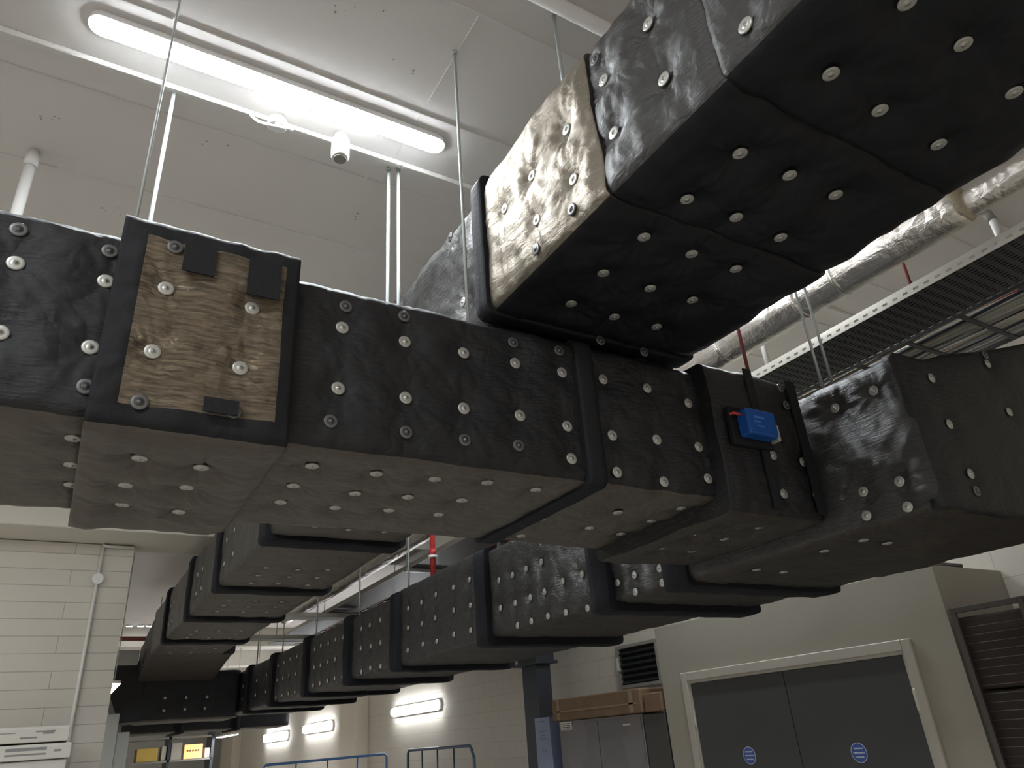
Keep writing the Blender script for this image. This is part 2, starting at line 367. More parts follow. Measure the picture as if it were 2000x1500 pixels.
# trunking, conduits, sensor on the ceiling
mb=MB(); mb.box(-6.9,1.12,2.655,2.685,CEIL-.03,CEIL-.001,b=.004); mb.box(1.121,5.9,2.655,2.685,CEIL-.03,CEIL-.001,b=.004)
tag(mb.build('ceiling_trunking',M['white']),'slim white trunking strip along the ceiling beside the long batten','trunking')
t=thing('motion_sensor','white cylindrical motion sensor hanging below the ceiling trunking','sensor',(.775,2.60,4.47))
MB().tube([(.775,2.60,4.47),(.775,2.60,4.445)],[.03,.03],24).build('mount',M['white'],t)
MB().tube([(.775,2.60,4.445),(.775,2.60,4.435),(.775,2.60,4.335),(.775,2.60,4.325)],[.036,.043,.043,.036],28).build('housing',M['white'],t)
MB().tube([(.775,2.60,4.325),(.775,2.60,4.318)],.03,24).build('lens',M['louvreframe'],t)
t=thing('junction_box','small round white junction box with a loop of cable on the trunking','junction box',(.48,2.66,4.47))
MB().tube([(.48,2.64,4.47),(.48,2.64,4.435),(.48,2.64,4.43)],[.045,.045,.038],24).build('cover',M['white'],t)
MB().tube([(.36,2.66,4.468),(.37,2.63,4.43),(.39,2.60,4.385),(.43,2.575,4.36),(.48,2.57,4.365),(.52,2.58,4.39),(.54,2.60,4.42),(.52,2.62,4.45)],.007,8).build('cable',M['white'],t)
MB().tube([(.47,2.62,4.43),(.50,2.60,4.40),(.545,2.585,4.395)],.006,8).build('cable',M['white'],t)
tag(MB().tube([(1.12,1.51,4.45),(5.9,1.51,4.45)],.032,16).build('conduit_pipe',M['white']),'thick white pipe along the ceiling at the top, left of the big overhead duct','pipe')
t=thing('drop_pipe','short fat white pipe dropping from the ceiling at the left edge','pipe',(-.5,3.38,4.5))
MB().tube([(-.5,3.38,4.499),(-.5,3.38,3.05)],.024,18).build('pipe_run',M['white'],t)
MB().tube([(-.5,3.38,4.47),(-.5,3.38,4.40)],.030,18).build('socket',M['white'],t)
MB().tube([(-.5,3.38,4.4995),(-.5,3.38,4.485)],.020,18).build('collar',M['galv'],t)

# ---------------------------------------------------------------- insulated ducts
def rr_perimeter(u0,u1,v0,v1,r,ds):
    """rounded rectangle; returns list of (u,v,nu,nv,face) ; face 0 bottom,1 +u,2 top,3 -u"""
    out=[]
    segs=[((u0+r,v0),(u1-r,v0),(0,-1),0),((u1,v0+r),(u1,v1-r),(1,0),1),((u1-r,v1),(u0+r,v1),(0,1),2),((u0,v1-r),(u0,v0+r),(-1,0),3)]
    cen=[((u1-r,v0+r),-90),((u1-r,v1-r),0),((u0+r,v1-r),90),((u0+r,v0+r),180)]
    for i,(a,b,n,f) in enumerate(segs):
        L=math.hypot(b[0]-a[0],b[1]-a[1]); k=max(2,int(L/ds))
        for j in range(k): t=j/k; out.append((a[0]+(b[0]-a[0])*t,a[1]+(b[1]-a[1])*t,n[0],n[1],f))
        (cu,cv),a0=cen[i]
        m=max(2,int(1.57*r/ds)+1)
        for j in range(m):
            q=math.radians(a0+90*j/m); out.append((cu+r*math.cos(q),cv+r*math.sin(q),math.cos(q),math.sin(q),f if j<m/2 else (f+1)%4))
    return out
LASTD={}
def duct(parent,name,axis,a0,a1,u0,u1,v0,v1,mats,pins=(),ds=.02,r=.035,amp=.008,seed=0,top=None,panel=None,dimple=.018,shift=None):
    """mats: dict face->material index list; pins: (x,y,z,flag)"""
    P=rr_perimeter(u0,u1,v0,v1,r,ds); n=len(P)
    m=max(2,int((a1-a0)/ds)); A=np.linspace(a0,a1,m+1)
    U=np.array([p[0] for p in P]); V=np.array([p[1] for p in P]); NU=np.array([p[2] for p in P]); NV=np.array([p[3] for p in P])
    AA=np.repeat(A,n).reshape(-1); UU=np.tile(U,m+1); VV=np.tile(V,m+1); nu=np.tile(NU,m+1); nv=np.tile(NV,m+1)
    if axis==0: X=np.stack([AA,UU,VV],1); N=np.stack([AA*0,nu,nv],1)
    else: X=np.stack([UU,AA,VV],1); N=np.stack([nu,AA*0,nv],1)
    # distance from the nearest corner so that the puffing dies at edges
    du=np.minimum(UU-u0,u1-UU); dv=np.minimum(VV-v0,v1-VV)
    e=np.where(np.abs(nu)>np.abs(nv),dv,du); e=np.clip(e/.07,0,1)
    ea=np.clip(np.minimum(AA-a0,a1-AA)/.05,0,1)
    D=np.zeros(len(X))
    if amp>0:
        D=np.array([noise.noise(Vector((p[0]*5+seed,p[1]*5,p[2]*5)))*amp*1.2+noise.noise(Vector((p[0]*17+seed,p[1]*17,p[2]*17)))*amp*.45 for p in X.tolist()])
        D=D+amp*1.2*e*ea
    for q in pins:
        d=X-np.array(q[:3]); ds_=np.sqrt((d**2).sum(1)); k=np.where(ds_<.22)[0]
        if not len(k): continue
        dd=ds_[k]
        T=np.arctan2(d[k][:,2] if True else 0, d[k][:,axis]) if abs(q[3])<9 else 0
        other=d[k][:,1-axis]
        # in-plane angle works for side faces (a,z) and flat faces (a,other)
        flat=np.abs(N[k][:,2])>.7
        T=np.where(flat,np.arctan2(other,d[k][:,axis]),np.arctan2(d[k][:,2],d[k][:,axis]))
        # only the face the pin sits on
        on=np.where(dd<.03+0*dd,1,1)
        deep=dimple*(.45 if q[3]==1 else 1)
        D[k]-=on*deep*np.exp(-(dd/.055)**2)
        ph=(q[0]*37+q[1]*53+q[2]*71)%6.28; kk=9+int((q[0]+q[1])*50)%5
        wr=(np.sin(kk*T+ph)+.6*np.sin((kk+4)*T+2*ph))*np.exp(-dd/.06)*(1-np.exp(-(dd/.03)**2))
        D[k]+=wr*(.0075 if dimple>.02 else .006)*(.4 if q[3]==1 else 1)
    Y=X+N*D[:,None]
    if top is not None:                     # let the top edge rise or fall along the run
        f=np.clip((VV-v0)/(v1-v0),0,1); Y[:,2]+=f*np.array([top(a) for a in AA])
    LASTD.clear()
    for q in pins:
        dd=((X-np.array(q[:3]))**2).sum(1); k=np.argsort(dd)[:12]
        LASTD[tuple(q[:3])]=float(D[k].max())
    if shift is not None:
        Y[:,2]+=np.array([shift(a) for a in AA])
    vs=Y.tolist(); fs=[]; mi=[]
    for i in range(m):
        for j in range(n):
            j2=(j+1)%n; fs.append((i*n+j,i*n+j2,(i+1)*n+j2,(i+1)*n+j))
            mm=mats[P[j][4]]
            if panel and P[j][4]==panel[0]:
                a=(A[i]+A[i+1])/2; z=P[j][1]
                wob=0
                if panel[1]+wob<a<panel[2]+wob and panel[3]+wob<z<panel[4]+wob: mm=panel[5]
            mi.append(mm)
    fs.append(tuple(reversed(range(n)))); mi.append(mats[2]); fs.append(tuple(m*n+j for j in range(n))); mi.append(mats[2])
    me=bpy.data.meshes.new(name); me.from_pydata(vs,[],fs); me.update()
    sm=[True]*len(fs); sm[-1]=sm[-2]=False
    me.polygons.foreach_set('use_smooth',sm); me.polygons.foreach_set('material_index',mi)
    import bmesh
    bm=bmesh.new(); bm.from_mesh(me); bmesh.ops.recalc_face_normals(bm,faces=bm.faces); bm.to_mesh(me); bm.free()
    return link(name,me,MATS,parent)
MATS=[M['face'],M['panel'],M['under'],M['deep'],M['batten_sheen'],M['side'],M['tape'],M['band'],M['under2'],M['streak']]
FACE,PANEL,UNDER,DEEP,BATTEN_SHEEN,SIDE,TAPE,BAND,UNDER2,STREAK=range(10)

# pin washers: disc with a raised rim and a centre button
def pin_mesh(dark):
    rs=[(.0005,.0075),(.004,.0072),(.0048,.0045),(.012,.0035),(.0185,.0045),(.0205,.003),(.0205,0)]
    n=20; v=[]; f=[]; mi=[]
    for (r,h) in rs:
        for k in range(n): t=2*PI*k/n; v.append((r*math.cos(t),r*math.sin(t),h))
    for i in range(len(rs)-1):
        for k in range(n):
            f.append((i*n+k,(i)*n+(k+1)%n,(i+1)*n+(k+1)%n,(i+1)*n+k)); mi.append(1 if i<2 or (dark and i>=3) else 0)
    f.append(tuple(range(n))); mi.append(1)
    me=bpy.data.meshes.new('pin_washer'); me.from_pydata(v,[],f); me.update()
    me.polygons.foreach_set('material_index',mi); me.polygons.foreach_set('use_smooth',[True]*len(f))
    if dark: me.materials.append(M['pindark']); me.materials.append(M['pinring'])
    else: me.materials.append(M['pin']); me.materials.append(M['pincap'])
    return me
PM={0:pin_mesh(0),1:pin_mesh(1)}
FACE_R={'-y':Matrix.Rotation(PI/2,3,'X'),'-z':Matrix.Rotation(PI,3,'X'),'-x':Matrix.Rotation(-PI/2,3,'Y')}
OFF={'-y':Vector((0,-1,0)),'-z':Vector((0,0,-1)),'-x':Vector((-1,0,0))}
def put_pins(parent,pins,face,out=0.0,size=1.0,dimple=.018):
    for (x,y,z,f) in pins:
        o=bpy.data.objects.new('pin_washer',PM[f]); COL.objects.link(o); o.parent=parent
        t=Vector((0,0,0)); p=parent
        while p is not None: t+=p.location; p=p.parent
        d=LASTD.get((x,y,z),out-dimple*(.45 if f==1 else 1))-.0008
        o.matrix_local=Matrix.Translation(Vector((x,y,z))+OFF[face]*d-t)@(FACE_R[face].to_4x4())@Matrix.Rotation(random.random()*6,4,'Z')@Matrix.Scale(size,4)
        if f==1: o['label']='taped-over black pin washer'
AMP=.008
PO=AMP*1.2   # average puff of the insulation at the middle of a face

# main duct
main=thing('insulated_duct','wide black wrapped duct from the left edge, with tan-sheen access panel and blue actuator','duct',(1.0,2.27,2.54))
MY0,MY1,MZ0,MZ1=1.87,2.68,2.54,3.09
def sect(parent,axis,a0,a1,u0,u1,v0,v1,mats,groups,**kw):
    """groups: list of (pins, face)"""
    allp=[p for g,_ in groups for p in g]
    name=kw.pop('name','duct_section'); size=kw.pop('size',1.0)
    amp=kw.get('amp',AMP); dm=kw.get('dimple',.018)
    o=duct(parent,name,axis,a0,a1,u0,u1,v0,v1,mats,allp,**kw)
    for g,f in groups: put_pins(o,g,f,amp*1.2,size,dm)
    return o
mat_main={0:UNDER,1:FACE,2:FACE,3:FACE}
sect(main,0,-5.5,-.5,MY0,MY1,MZ0,MZ1,mat_main,[],ds=.05,seed=1)
sect(main,0,-.5,.0,MY0,MY1,MZ0,MZ1,mat_main,[(PINS['main_west_front'],'-y'),(PINS['main_west_bottom'],'-z')],ds=.012,seed=2)
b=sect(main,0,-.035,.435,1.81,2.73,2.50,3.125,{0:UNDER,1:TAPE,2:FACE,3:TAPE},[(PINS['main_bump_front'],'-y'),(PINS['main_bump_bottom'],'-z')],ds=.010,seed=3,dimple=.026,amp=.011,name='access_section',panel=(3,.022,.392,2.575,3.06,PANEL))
# tape patches over the access panel
for (x0,x1,z0,z1) in ((.118,.20,2.965,3.06),(.288,.378,2.935,3.06),(.215,.30,2.565,2.605)):
    mb=MB(); n=6
    for i in range(n):
        for j in range(n):
            xa,xb=x0+(x1-x0)*i/n,x0+(x1-x0)*(i+1)/n; za,zb=z0+(z1-z0)*j/n,z0+(z1-z0)*(j+1)/n
            mb.box(xa,xb,1.788,1.7925,za,zb)
    mb.build('tape_patch',M['tape'],b)
sect(main,0,.43,1.475,MY0,MY1,MZ0,MZ1,mat_main,[(PINS['main_mid_front'],'-y'),(PINS['main_mid_bottom'],'-z')],ds=.0125,seed=4)
sect(main,0,1.46,1.54,1.855,2.695,2.527,3.10,{0:BAND,1:BAND,2:BAND,3:TAPE},[],ds=.02,seed=5,name='joint_band',amp=.004)
sect(main,0,1.53,2.10,MY0,MY1,MZ0,MZ1,mat_main,[(PINS['main_east_front'],'-y'),(PINS['main_east_bottom'],'-z')],ds=.0125,seed=6)
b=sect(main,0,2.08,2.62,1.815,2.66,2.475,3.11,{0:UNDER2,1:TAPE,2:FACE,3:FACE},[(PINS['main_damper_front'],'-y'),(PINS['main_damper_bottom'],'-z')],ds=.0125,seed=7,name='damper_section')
# tape border along the edges of the damper section
mb=MB().box(2.30,2.345,1.795,1.802,2.50,3.11); mb.box(2.56,2.615,1.795,1.802,2.50,3.10); mb.build('edge_tape',M['tape'],b)
# damper actuator
act=thing('damper_actuator','small bright blue damper actuator box on the main duct','actuator',(2.24,1.74,2.77))
MB().box(2.16,2.325,1.715,1.775,2.765,2.875,b=.008).build('housing',M['blue'],act)
mb=MB(); mb.box(2.19,2.25,1.712,1.7148,2.83,2.84); mb.box(2.19,2.225,1.712,1.7148,2.812,2.82); mb.box(2.20,2.24,1.712,1.7148,2.795,2.80); mb.build('printed_mark',M['bluedark'],act)
MB().box(2.325,2.36,1.74,1.77,2.775,2.80,b=.004).box(2.335,2.35,1.73,1.775,2.76,2.83,b=.004).build('clamp',M['galv'],act)
MB().tube([(2.16,1.745,2.85),(2.12,1.745,2.852),(2.11,1.76,2.852)],.006,8).build('cable',M['red'],act)
MB().box(2.13,2.36,1.775,1.800,2.74,2.90,b=.005).build('backplate',M['band'],act)

# overhead branch duct crossing over the main one
br=thing('insulated_duct','big black duct overhead in the upper right, crossing above the duct with the blue actuator','duct',(1.6,4,3.14))
BX0,BX1,BZ0,BZ1=1.13,2.09,3.14,3.74
mb_={0:DEEP,1:SIDE,2:SIDE,3:BATTEN_SHEEN}
side=PINS['branch_side']; bot=PINS['branch_bottom']
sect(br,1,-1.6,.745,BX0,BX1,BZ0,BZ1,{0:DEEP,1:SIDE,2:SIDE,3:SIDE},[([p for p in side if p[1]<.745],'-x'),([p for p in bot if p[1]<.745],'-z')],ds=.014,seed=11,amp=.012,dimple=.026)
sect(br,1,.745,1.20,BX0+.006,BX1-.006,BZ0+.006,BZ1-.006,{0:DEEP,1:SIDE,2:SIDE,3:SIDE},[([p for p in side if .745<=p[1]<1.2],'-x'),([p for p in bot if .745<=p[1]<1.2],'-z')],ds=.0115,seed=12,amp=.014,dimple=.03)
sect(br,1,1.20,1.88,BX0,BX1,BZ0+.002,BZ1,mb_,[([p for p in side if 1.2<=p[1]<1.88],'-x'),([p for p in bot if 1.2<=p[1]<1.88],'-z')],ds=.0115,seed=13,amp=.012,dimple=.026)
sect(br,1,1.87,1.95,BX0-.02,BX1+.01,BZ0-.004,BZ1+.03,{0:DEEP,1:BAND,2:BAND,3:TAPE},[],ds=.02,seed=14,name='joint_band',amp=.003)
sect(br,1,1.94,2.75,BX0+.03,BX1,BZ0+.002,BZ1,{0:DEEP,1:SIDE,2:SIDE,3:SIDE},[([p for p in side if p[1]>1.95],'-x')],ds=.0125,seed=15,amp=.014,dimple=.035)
def grid(face,us,vs,c):
    out=[]
    for a in us:
        for z in vs:
            if face=='x': out.append((c,a+random.uniform(-.015,.015),z+random.uniform(-.01,.01),0))
            if face=='z': out.append((z+random.uniform(-.01,.01),a+random.uniform(-.015,.015),c,0))
            if face=='y': out.append((a+random.uniform(-.015,.015),c,z+random.uniform(-.01,.01),0))
    return out
bands=[2.75,5.0,6.75,8.40,10.1]
def band(parent,axis,a0,a1,u0,u1,v0,v1,seed,o=.032):
    duct(parent,'joint_band',axis,a0,a1,u0-o,u1+o,v0-o,v1+o*.6,{0:BAND,1:BAND,2:BAND,3:BAND},(),ds=.05,r=.03,amp=.006,seed=seed)
prev=2.74
for i,(a,wd) in enumerate(((5.0,.22),(6.78,.2),(8.38,.2),(10.1,.22))):
    ys=np.arange(prev+.5,a-.1,.30)
    sect(br,1,prev,a+.02,BX0,BX1,BZ0,BZ1,{0:UNDER,1:SIDE,2:SIDE,3:SIDE},[(grid('z',ys[-3:],(1.35,1.6,1.85),BZ0),'-z'),(grid('x',ys[-2:],(3.3,3.5),BX0),'-x')],ds=.03,r=.02,seed=20+i,amp=.008)
    band(br,1,a,a+wd,BX0,BX1,BZ0,BZ1,30+i,.035)
    prev=a+wd-.02
sect(br,1,prev,11.6,BX0,BX1,BZ0,BZ1,{0:UNDER,1:SIDE,2:SIDE,3:SIDE},[(grid('z',(10.9,11.3),(1.35,1.6,1.85),BZ0),'-z')],ds=.05,seed=26)
sl=lambda a: -.22*max(0,min(1,(a-11.55)/1.4))**1.5
sect(br,1,11.55,13.05,BX0,BX1+.15,BZ0,BZ1-.1,{0:UNDER,1:FACE,2:FACE,3:FACE},[],ds=.05,seed=27,shift=sl,name='elbow')
cr=sect(br,0,1.2,2.63,12.95,13.9,2.36,3.05,{0:UNDER,1:FACE,2:FACE,3:FACE},[(grid('y',(1.55,1.85,2.15),(2.50,2.67),12.95),'-y')],ds=.05,seed=28,name='cross_section',r=.06)
# tapered transition at the left end of the cross piece
mb=MB(); pl=[(.80,3.26),(.97,3.26),(.98,3.22),(1.12,3.20),(1.22,3.00),(1.27,2.37),(.96,2.35),(.75,2.83)]
mb.prism(pl,1,12.93,13.85); t=mb.build('tapered_end',M['face'],br)
put_pins(br,[(1.0,12.93,2.58,0),(1.1,12.93,2.58,0)],'-y')
# low duct beyond
LOWD=1
low=thing('insulated_duct','low far black duct just above the shelving with yellow carton, lowest of the ducts','duct',(2.5,15,2.25))
prev=1.12
for i,a in enumerate((2.0,2.9,3.8)):
    duct(low,'duct_section',0,prev,a,14.3,15.2,2.24,2.62,{0:UNDER,1:FACE,2:FACE,3:FACE},(),ds=.06,seed=40+i)
    if i<2: band(low,0,a-.06,a+.06,14.3,15.2,2.24,2.62,50+i,.03)
    prev=a

for x in (1.5,2.4,3.3): MB().tube([(x,14.75,2.62),(x,14.75,4.499)],.008,8).build('hanger',M['galv'],low)
# right-hand run (direction of the far wall)
rn=thing('insulated_duct','long black duct with blunt dark front end at the right edge, beside the cupboard doors','duct',(3.2,6,2.41))
RX0,RX1,RZ0,RZ1=2.65,3.775,2.415,3.03
# front piece: its top climbs to the right
def front_piece():
    ds=.014; me_v=[]; o=duct(rn,'front_section',1,1.35,2.72,RX0,RX1+.0,RZ0,RZ1,{0:UNDER2,1:FACE,2:FACE,3:STREAK},PINS['right_side_near']+PINS['right_bottom'],ds=.0135,seed=60,amp=.010,r=.03)
    me=o.data
    for v in me.vertices:
        x,y,z=v.co
        if z>2.6:
            f=(z-2.6)/.43; lift=max(0,(x-2.66)/1.2)**1.25*.31*(1-.8*min(1,max(0,(y-1.35)/1.2)))
            sag=-.02*math.exp(-((x-2.85)/.12)**2)
            v.co.z=z+f*(lift+sag)
    put_pins(o,PINS['right_side_near'],'-x',PO); put_pins(o,[p for p in PINS['right_bottom'] if p[0]>2.66],'-z',PO)
    # puffed front cover on the open end
    n=44; m2=30; vs=[]; fs=[]
    fp=PINS['right_front']
    for i in range(n+1):
        for j in range(m2+1):
            u=j/m2; x=RX0-.004+(RX1-RX0+.008+.22*u)*i/n
            lift=max(0,(x-2.66)/1.2)**1.25*.31-.02*math.exp(-((x-2.85)/.12)**2)
            z=RZ0-.006+(RZ1+.012+lift-RZ0)*u
            ed=min(1,min(i,n-i)/3)*min(1,min(j,m2-j)/3)
            y=1.35-ed*(.012+.006*noise.noise(Vector((x*6,z*6,2))))
            for q in fp:
                d=math.hypot(x-q[0],z-q[2]); y+=.012*math.exp(-(d/.05)**2)*(.45 if q[3] else 1)
            vs.append((x,y,z))
    for i in range(n):
        for j in range(m2): fs.append((i*(m2+1)+j,(i+1)*(m2+1)+j,(i+1)*(m2+1)+j+1,i*(m2+1)+j+1))
    N0=len(vs); vs+=[(x,1.40,z) for x,y,z in vs]
    fs+=[tuple(q+N0 for q in reversed(f)) for f in fs[:n*m2]]
    rim=[i*(m2+1) for i in range(n+1)]+[n*(m2+1)+j for j in range(1,m2+1)]+[i*(m2+1)+m2 for i in range(n-1,-1,-1)]+[j for j in range(m2-1,0,-1)]
    for a,b2 in zip(rim,rim[1:]+rim[:1]): fs.append((b2,a,a+N0,b2+N0))
    mb=MB(); mb.add(vs,fs,True); e=mb.build('end_cover',M['face'],rn)
    put_pins(e,fp,'-y',.009,1.0,0)
front_piece()
nb=PINS['right_side_far']
prev=2.70
R_B=[(2.66,.17),(3.27,.17),(4.68,.17),(6.36,.16),(7.68,.16),(9.2,.16),(10.8,.18),(12.3,.18)]
for i,(a,wd) in enumerate(R_B):
    band(rn,1,a,a+wd,RX0,RX1,RZ0,RZ1,70+i,.045 if i else .03)
    nxt=R_B[i+1][0] if i+1<len(R_B) else 13.9
    a0=a+wd-.02; a1=nxt+.02
    if i<3: pins=[p for p in nb if a0<p[1]<a1]
    elif i<6: pins=grid('x',np.arange(a0+.12,a1-.08,.26 if i<5 else .3),(2.47,2.68,2.88),RX0)
    else: pins=grid('x',np.arange(a0+.3,a1-.1,.6),(2.6,2.8),RX0)
    if i==2: pins=pins+grid('x',(5.02,5.3,5.62,5.9,6.2),(2.52,2.70,2.88),RX0)
    sect(rn,1,a0,a1,RX0,RX1,RZ0+(.01 if i%2 else 0),RZ1+(.04 if i==2 else 0),{0:UNDER2,1:FACE,2:FACE,3:STREAK if i in(0,1,2,3,4,5) else FACE},[(pins,'-x')],ds=.02 if i<4 else .04,r=.02,seed=80+i,amp=.007,size=1.15 if i>2 else 1)

# ---------------------------------------------------------------- hanger rods
def rod(x,y,z0,label,group='hanger rods',r=.0055,z1=CEIL,m='galv'):
    t=thing('hanger_rod',label,'hanger rod',(x,y,z1),group)
    MB().tube([(x,y,z1-.001),(x,y,z0)],r,10).build('rod',M[m],t)
    MB().tube([(x,y,z1-.0008),(x,y,z1-.018)],.013,6).build('nut',M['galv'],t)
    return t
rod(1.065,1.935,3.085,'long thin hanger rod in front of the overhead duct side, right of the batten',r=.0062)
rod(-.01,1.93,3.085,'thin hanger rod passing in front of the left part of the long batten',r=.0042)
rod(.035,2.69,3.12,'bright hanger rod rising behind the square access panel',r=.0085)
rod(1.075,2.735,3.085,'left of two paired bright hanger rods below the long batten',r=.0085)
rod(1.122,2.715,3.085,'right of two paired bright hanger rods below the long batten',r=.0085)
rod(1.35,1.575,3.735,'hanger rod at the top, beside the overhead duct and white pipe',r=.008)
rod(2.72,1.73,3.045,'left of the paired rods in front of the perforated cable tray on the right',r=.0065)
rod(2.80,1.73,3.05,'right of the paired rods in front of the perforated cable tray on the right',r=.0065)
ORD=('first','second','third','fourth','fifth','sixth','seventh','eighth')
for (x,y,k) in ((2.70,4.62,2),(2.70,6.30,3),(2.70,7.62,4),(2.70,9.14,5),(2.70,10.7,6),(2.70,12.2,7),(3.704,6.3,3),(3.704,7.75,4),(3.704,9.1,5)):
    rod(x,y,3.045,'thin rod on the %s of the right-hand duct at its %s black band'%('left' if x<3 else 'right',ORD[k]),'rods over the far right duct',r=.009 if x<3 else .006)

# ---------------------------------------------------------------- foil pipe, tray, cables
fp=thing('foil_pipe','shiny silver foil-wrapped pipe running beside the overhead duct on the right','pipe',(3.03,4,3.70))
def pipe_seg(y0,y1,r,seed,m='foilpipe',name='foil_sleeve',cx=3.035,cz=3.705):
    n=28; k=max(3,int((y1-y0)/.02)); mb=MB(); vs=[]; fs=[]
    for i in range(k+1):
        y=y0+(y1-y0)*i/k
        for j in range(n):
            t=2*PI*j/n; q=r*(1+.05*noise.noise(Vector((math.cos(t)*2+seed,y*6,math.sin(t)*2)))+.02*noise.noise(Vector((math.cos(t)*6+seed,y*25,math.sin(t)*6))))
            if i in (0,k): q*=.93
            vs.append((cx+q*math.cos(t),y,cz+q*math.sin(t)))
    for i in range(k):
        for j in range(n): fs.append((i*n+j,i*n+(j+1)%n,(i+1)*n+(j+1)%n,(i+1)*n+j))
    fs.append(tuple(range(n))); fs.append(tuple(k*n+j for j in range(n)))
    mb.add(vs,fs,True); return mb.build(name,M[m],fp)
pipe_seg(-1.2,1.10,.060,1,cx=3.05,cz=3.695); pipe_seg(1.06,1.68,.094,2); pipe_seg(1.66,1.92,.088,3); pipe_seg(1.90,2.45,.094,4); pipe_seg(2.43,3.6,.090,5); pipe_seg(3.58,5.2,.092,6); pipe_seg(5.18,8.2,.09,7); pipe_seg(8.18,12.0,.09,8)
pipe_seg(1.045,1.075,.090,9,'pipeend','frayed_collar'); pipe_seg(1.655,1.685,.097,10,name='foil_tape'); pipe_seg(1.895,1.925,.097,11,name='foil_tape')
# hangers of the pipe
for y in (2.3,5.0,8.0,11.0):
    MB().tube([(3.035,y,3.79),(3.035,y,4.499)],.005,8).build('pipe_hanger',M['galv'],fp)

tr=thing('cable_tray','long grey perforated cable tray with a slotted pale lip under the ceiling on the right','cable tray',(3.5,5,3.55))
TX0,TX1,TZ=3.27,3.69,3.56
TY0,TY1=-1.0,14
# perforated base: real slots in the near part
def perforated(y0,y1,px,py,hx,hy):
    mb=MB(); nx=int((TX1-TX0)/px); ny=int((y1-y0)/py); dx=(TX1-TX0)/nx; dy=(y1-y0)/ny; th=.0015
    for i in range(nx):
        for j in range(ny):
            xa=TX0+i*dx; ya=y0+j*dy; off=0
            # a cell frame around one slot
            a,b_,c,d=xa,xa+(dx-hx)/2,xa+(dx+hx)/2,xa+dx
            e,f,g,h=ya,ya+(dy-hy)/2,ya+(dy+hy)/2,ya+dy
            vs=[(a,e,TZ),(d,e,TZ),(d,h,TZ),(a,h,TZ),(b_,f,TZ),(c,f,TZ),(c,g,TZ),(b_,g,TZ)]
            mb.add(vs,[(0,4,5,1),(1,5,6,2),(2,6,7,3),(3,7,4,0)])
    return mb
M['traymetal']=mat('grey_tray_metal',(.085,.085,.09),.5,.55)
M['traylip']=mat('pale_tray_lip',(.60,.58,.52),.4,.3)
o=perforated(.55,3.6,.026,.05,.009,.028).build('perforated_base',M['traymetal'],tr)
so=o.modifiers.new('thick','SOLIDIFY'); so.thickness=.0018
MB().box(TX0,TX1,TY0,.55,TZ,TZ+.002).build('tray_base',M['traymetal'],tr)
MB().box(TX0,TX1,3.6,TY1,TZ,TZ+.002).build('tray_base',M['traymetal'],tr)
# lip with slots
mb=MB(); y=TY0
while y<6:
    mb.box(TX0-.003,TX0,y,y+.03,TZ-.002,TZ+.05); mb.box(TX0-.003,TX0,y+.03,y+.055,TZ-.002,TZ+.014); mb.box(TX0-.003,TX0,y+.03,y+.055,TZ+.026,TZ+.05); y+=.055
mb.box(TX0-.003,TX0,y,TY1,TZ-.002,TZ+.05); mb.box(TX0-.003,TX0+.015,TY0,TY1,TZ+.0501,TZ+.053); mb.build('slotted_lip',M['traylip'],tr)
MB().box(TX1,TX1+.003,TY0,TY1,TZ,TZ+.05).build('side_lip',M['traylip'],tr)
for y in (-.6,4.6,7.6,10.6,13.3):
    MB().box(TX0-.05,TX1+.6,y-.02,y+.02,TZ-.042,TZ-.003).build('support_channel',M['galv'],tr)
    MB().tube([(TX0-.035,y,TZ-.04),(TX0-.035,y,CEIL-.001)],.006,8).build('tray_rod',M['galv'],tr)
# things lying in the tray: dark wrapped load
tl=thing('cable_bundle','black cables lying inside the perforated tray','cables',(3.48,5,3.57))
for i in range(24):
    x=TX0+.014+.0168*i; r=random.uniform(.0085,.0090)
    MB().tube([(x,-.95,TZ+.014),(x+.002,4,TZ+.0145),(x,13.9,TZ+.014)],r,7).build('cable',M['band'],tl)
cb=thing('cable_bundle','bundle of cream cables with one red cable beside the cable tray on the right','cables',(3.95,4,3.55))
for i in range(40):
    x=3.745+.0265*(i%20)+random.uniform(-.004,.004); z=3.592+random.uniform(0,.01)+(.03 if i>19 else 0); pts=[]
    for j in range(24):
        y=-.8+j*.6; pts.append((x+.014*math.sin(y*1.3+i),y,z+.012*math.sin(y*2.1+i*1.7)))
    MB().tube(pts,random.uniform(.007,.011),7).build('cable',M['red'] if i==2 else M[('cable','cable','pillargrey','cable','dark','louvreframe')[i*7%6]],cb)
    if i>=0: pass
ld=thing('cable_ladder','dark cable ladder beyond the perforated tray, carrying the cream cables','cable ladder',(4.0,4,3.57))
MB().box(3.712,3.722,-1,14,3.559,3.62).build('side_rail',M['traymetal'],ld); MB().box(4.28,4.29,-1,14,3.559,3.62).build('side_rail',M['traymetal'],ld)
mb=MB(); y=-.9
while y<13.9: mb.box(3.723,4.279,y,y+.025,3.559,3.570); y+=.3
mb.build('rungs',M['traymetal'],ld)

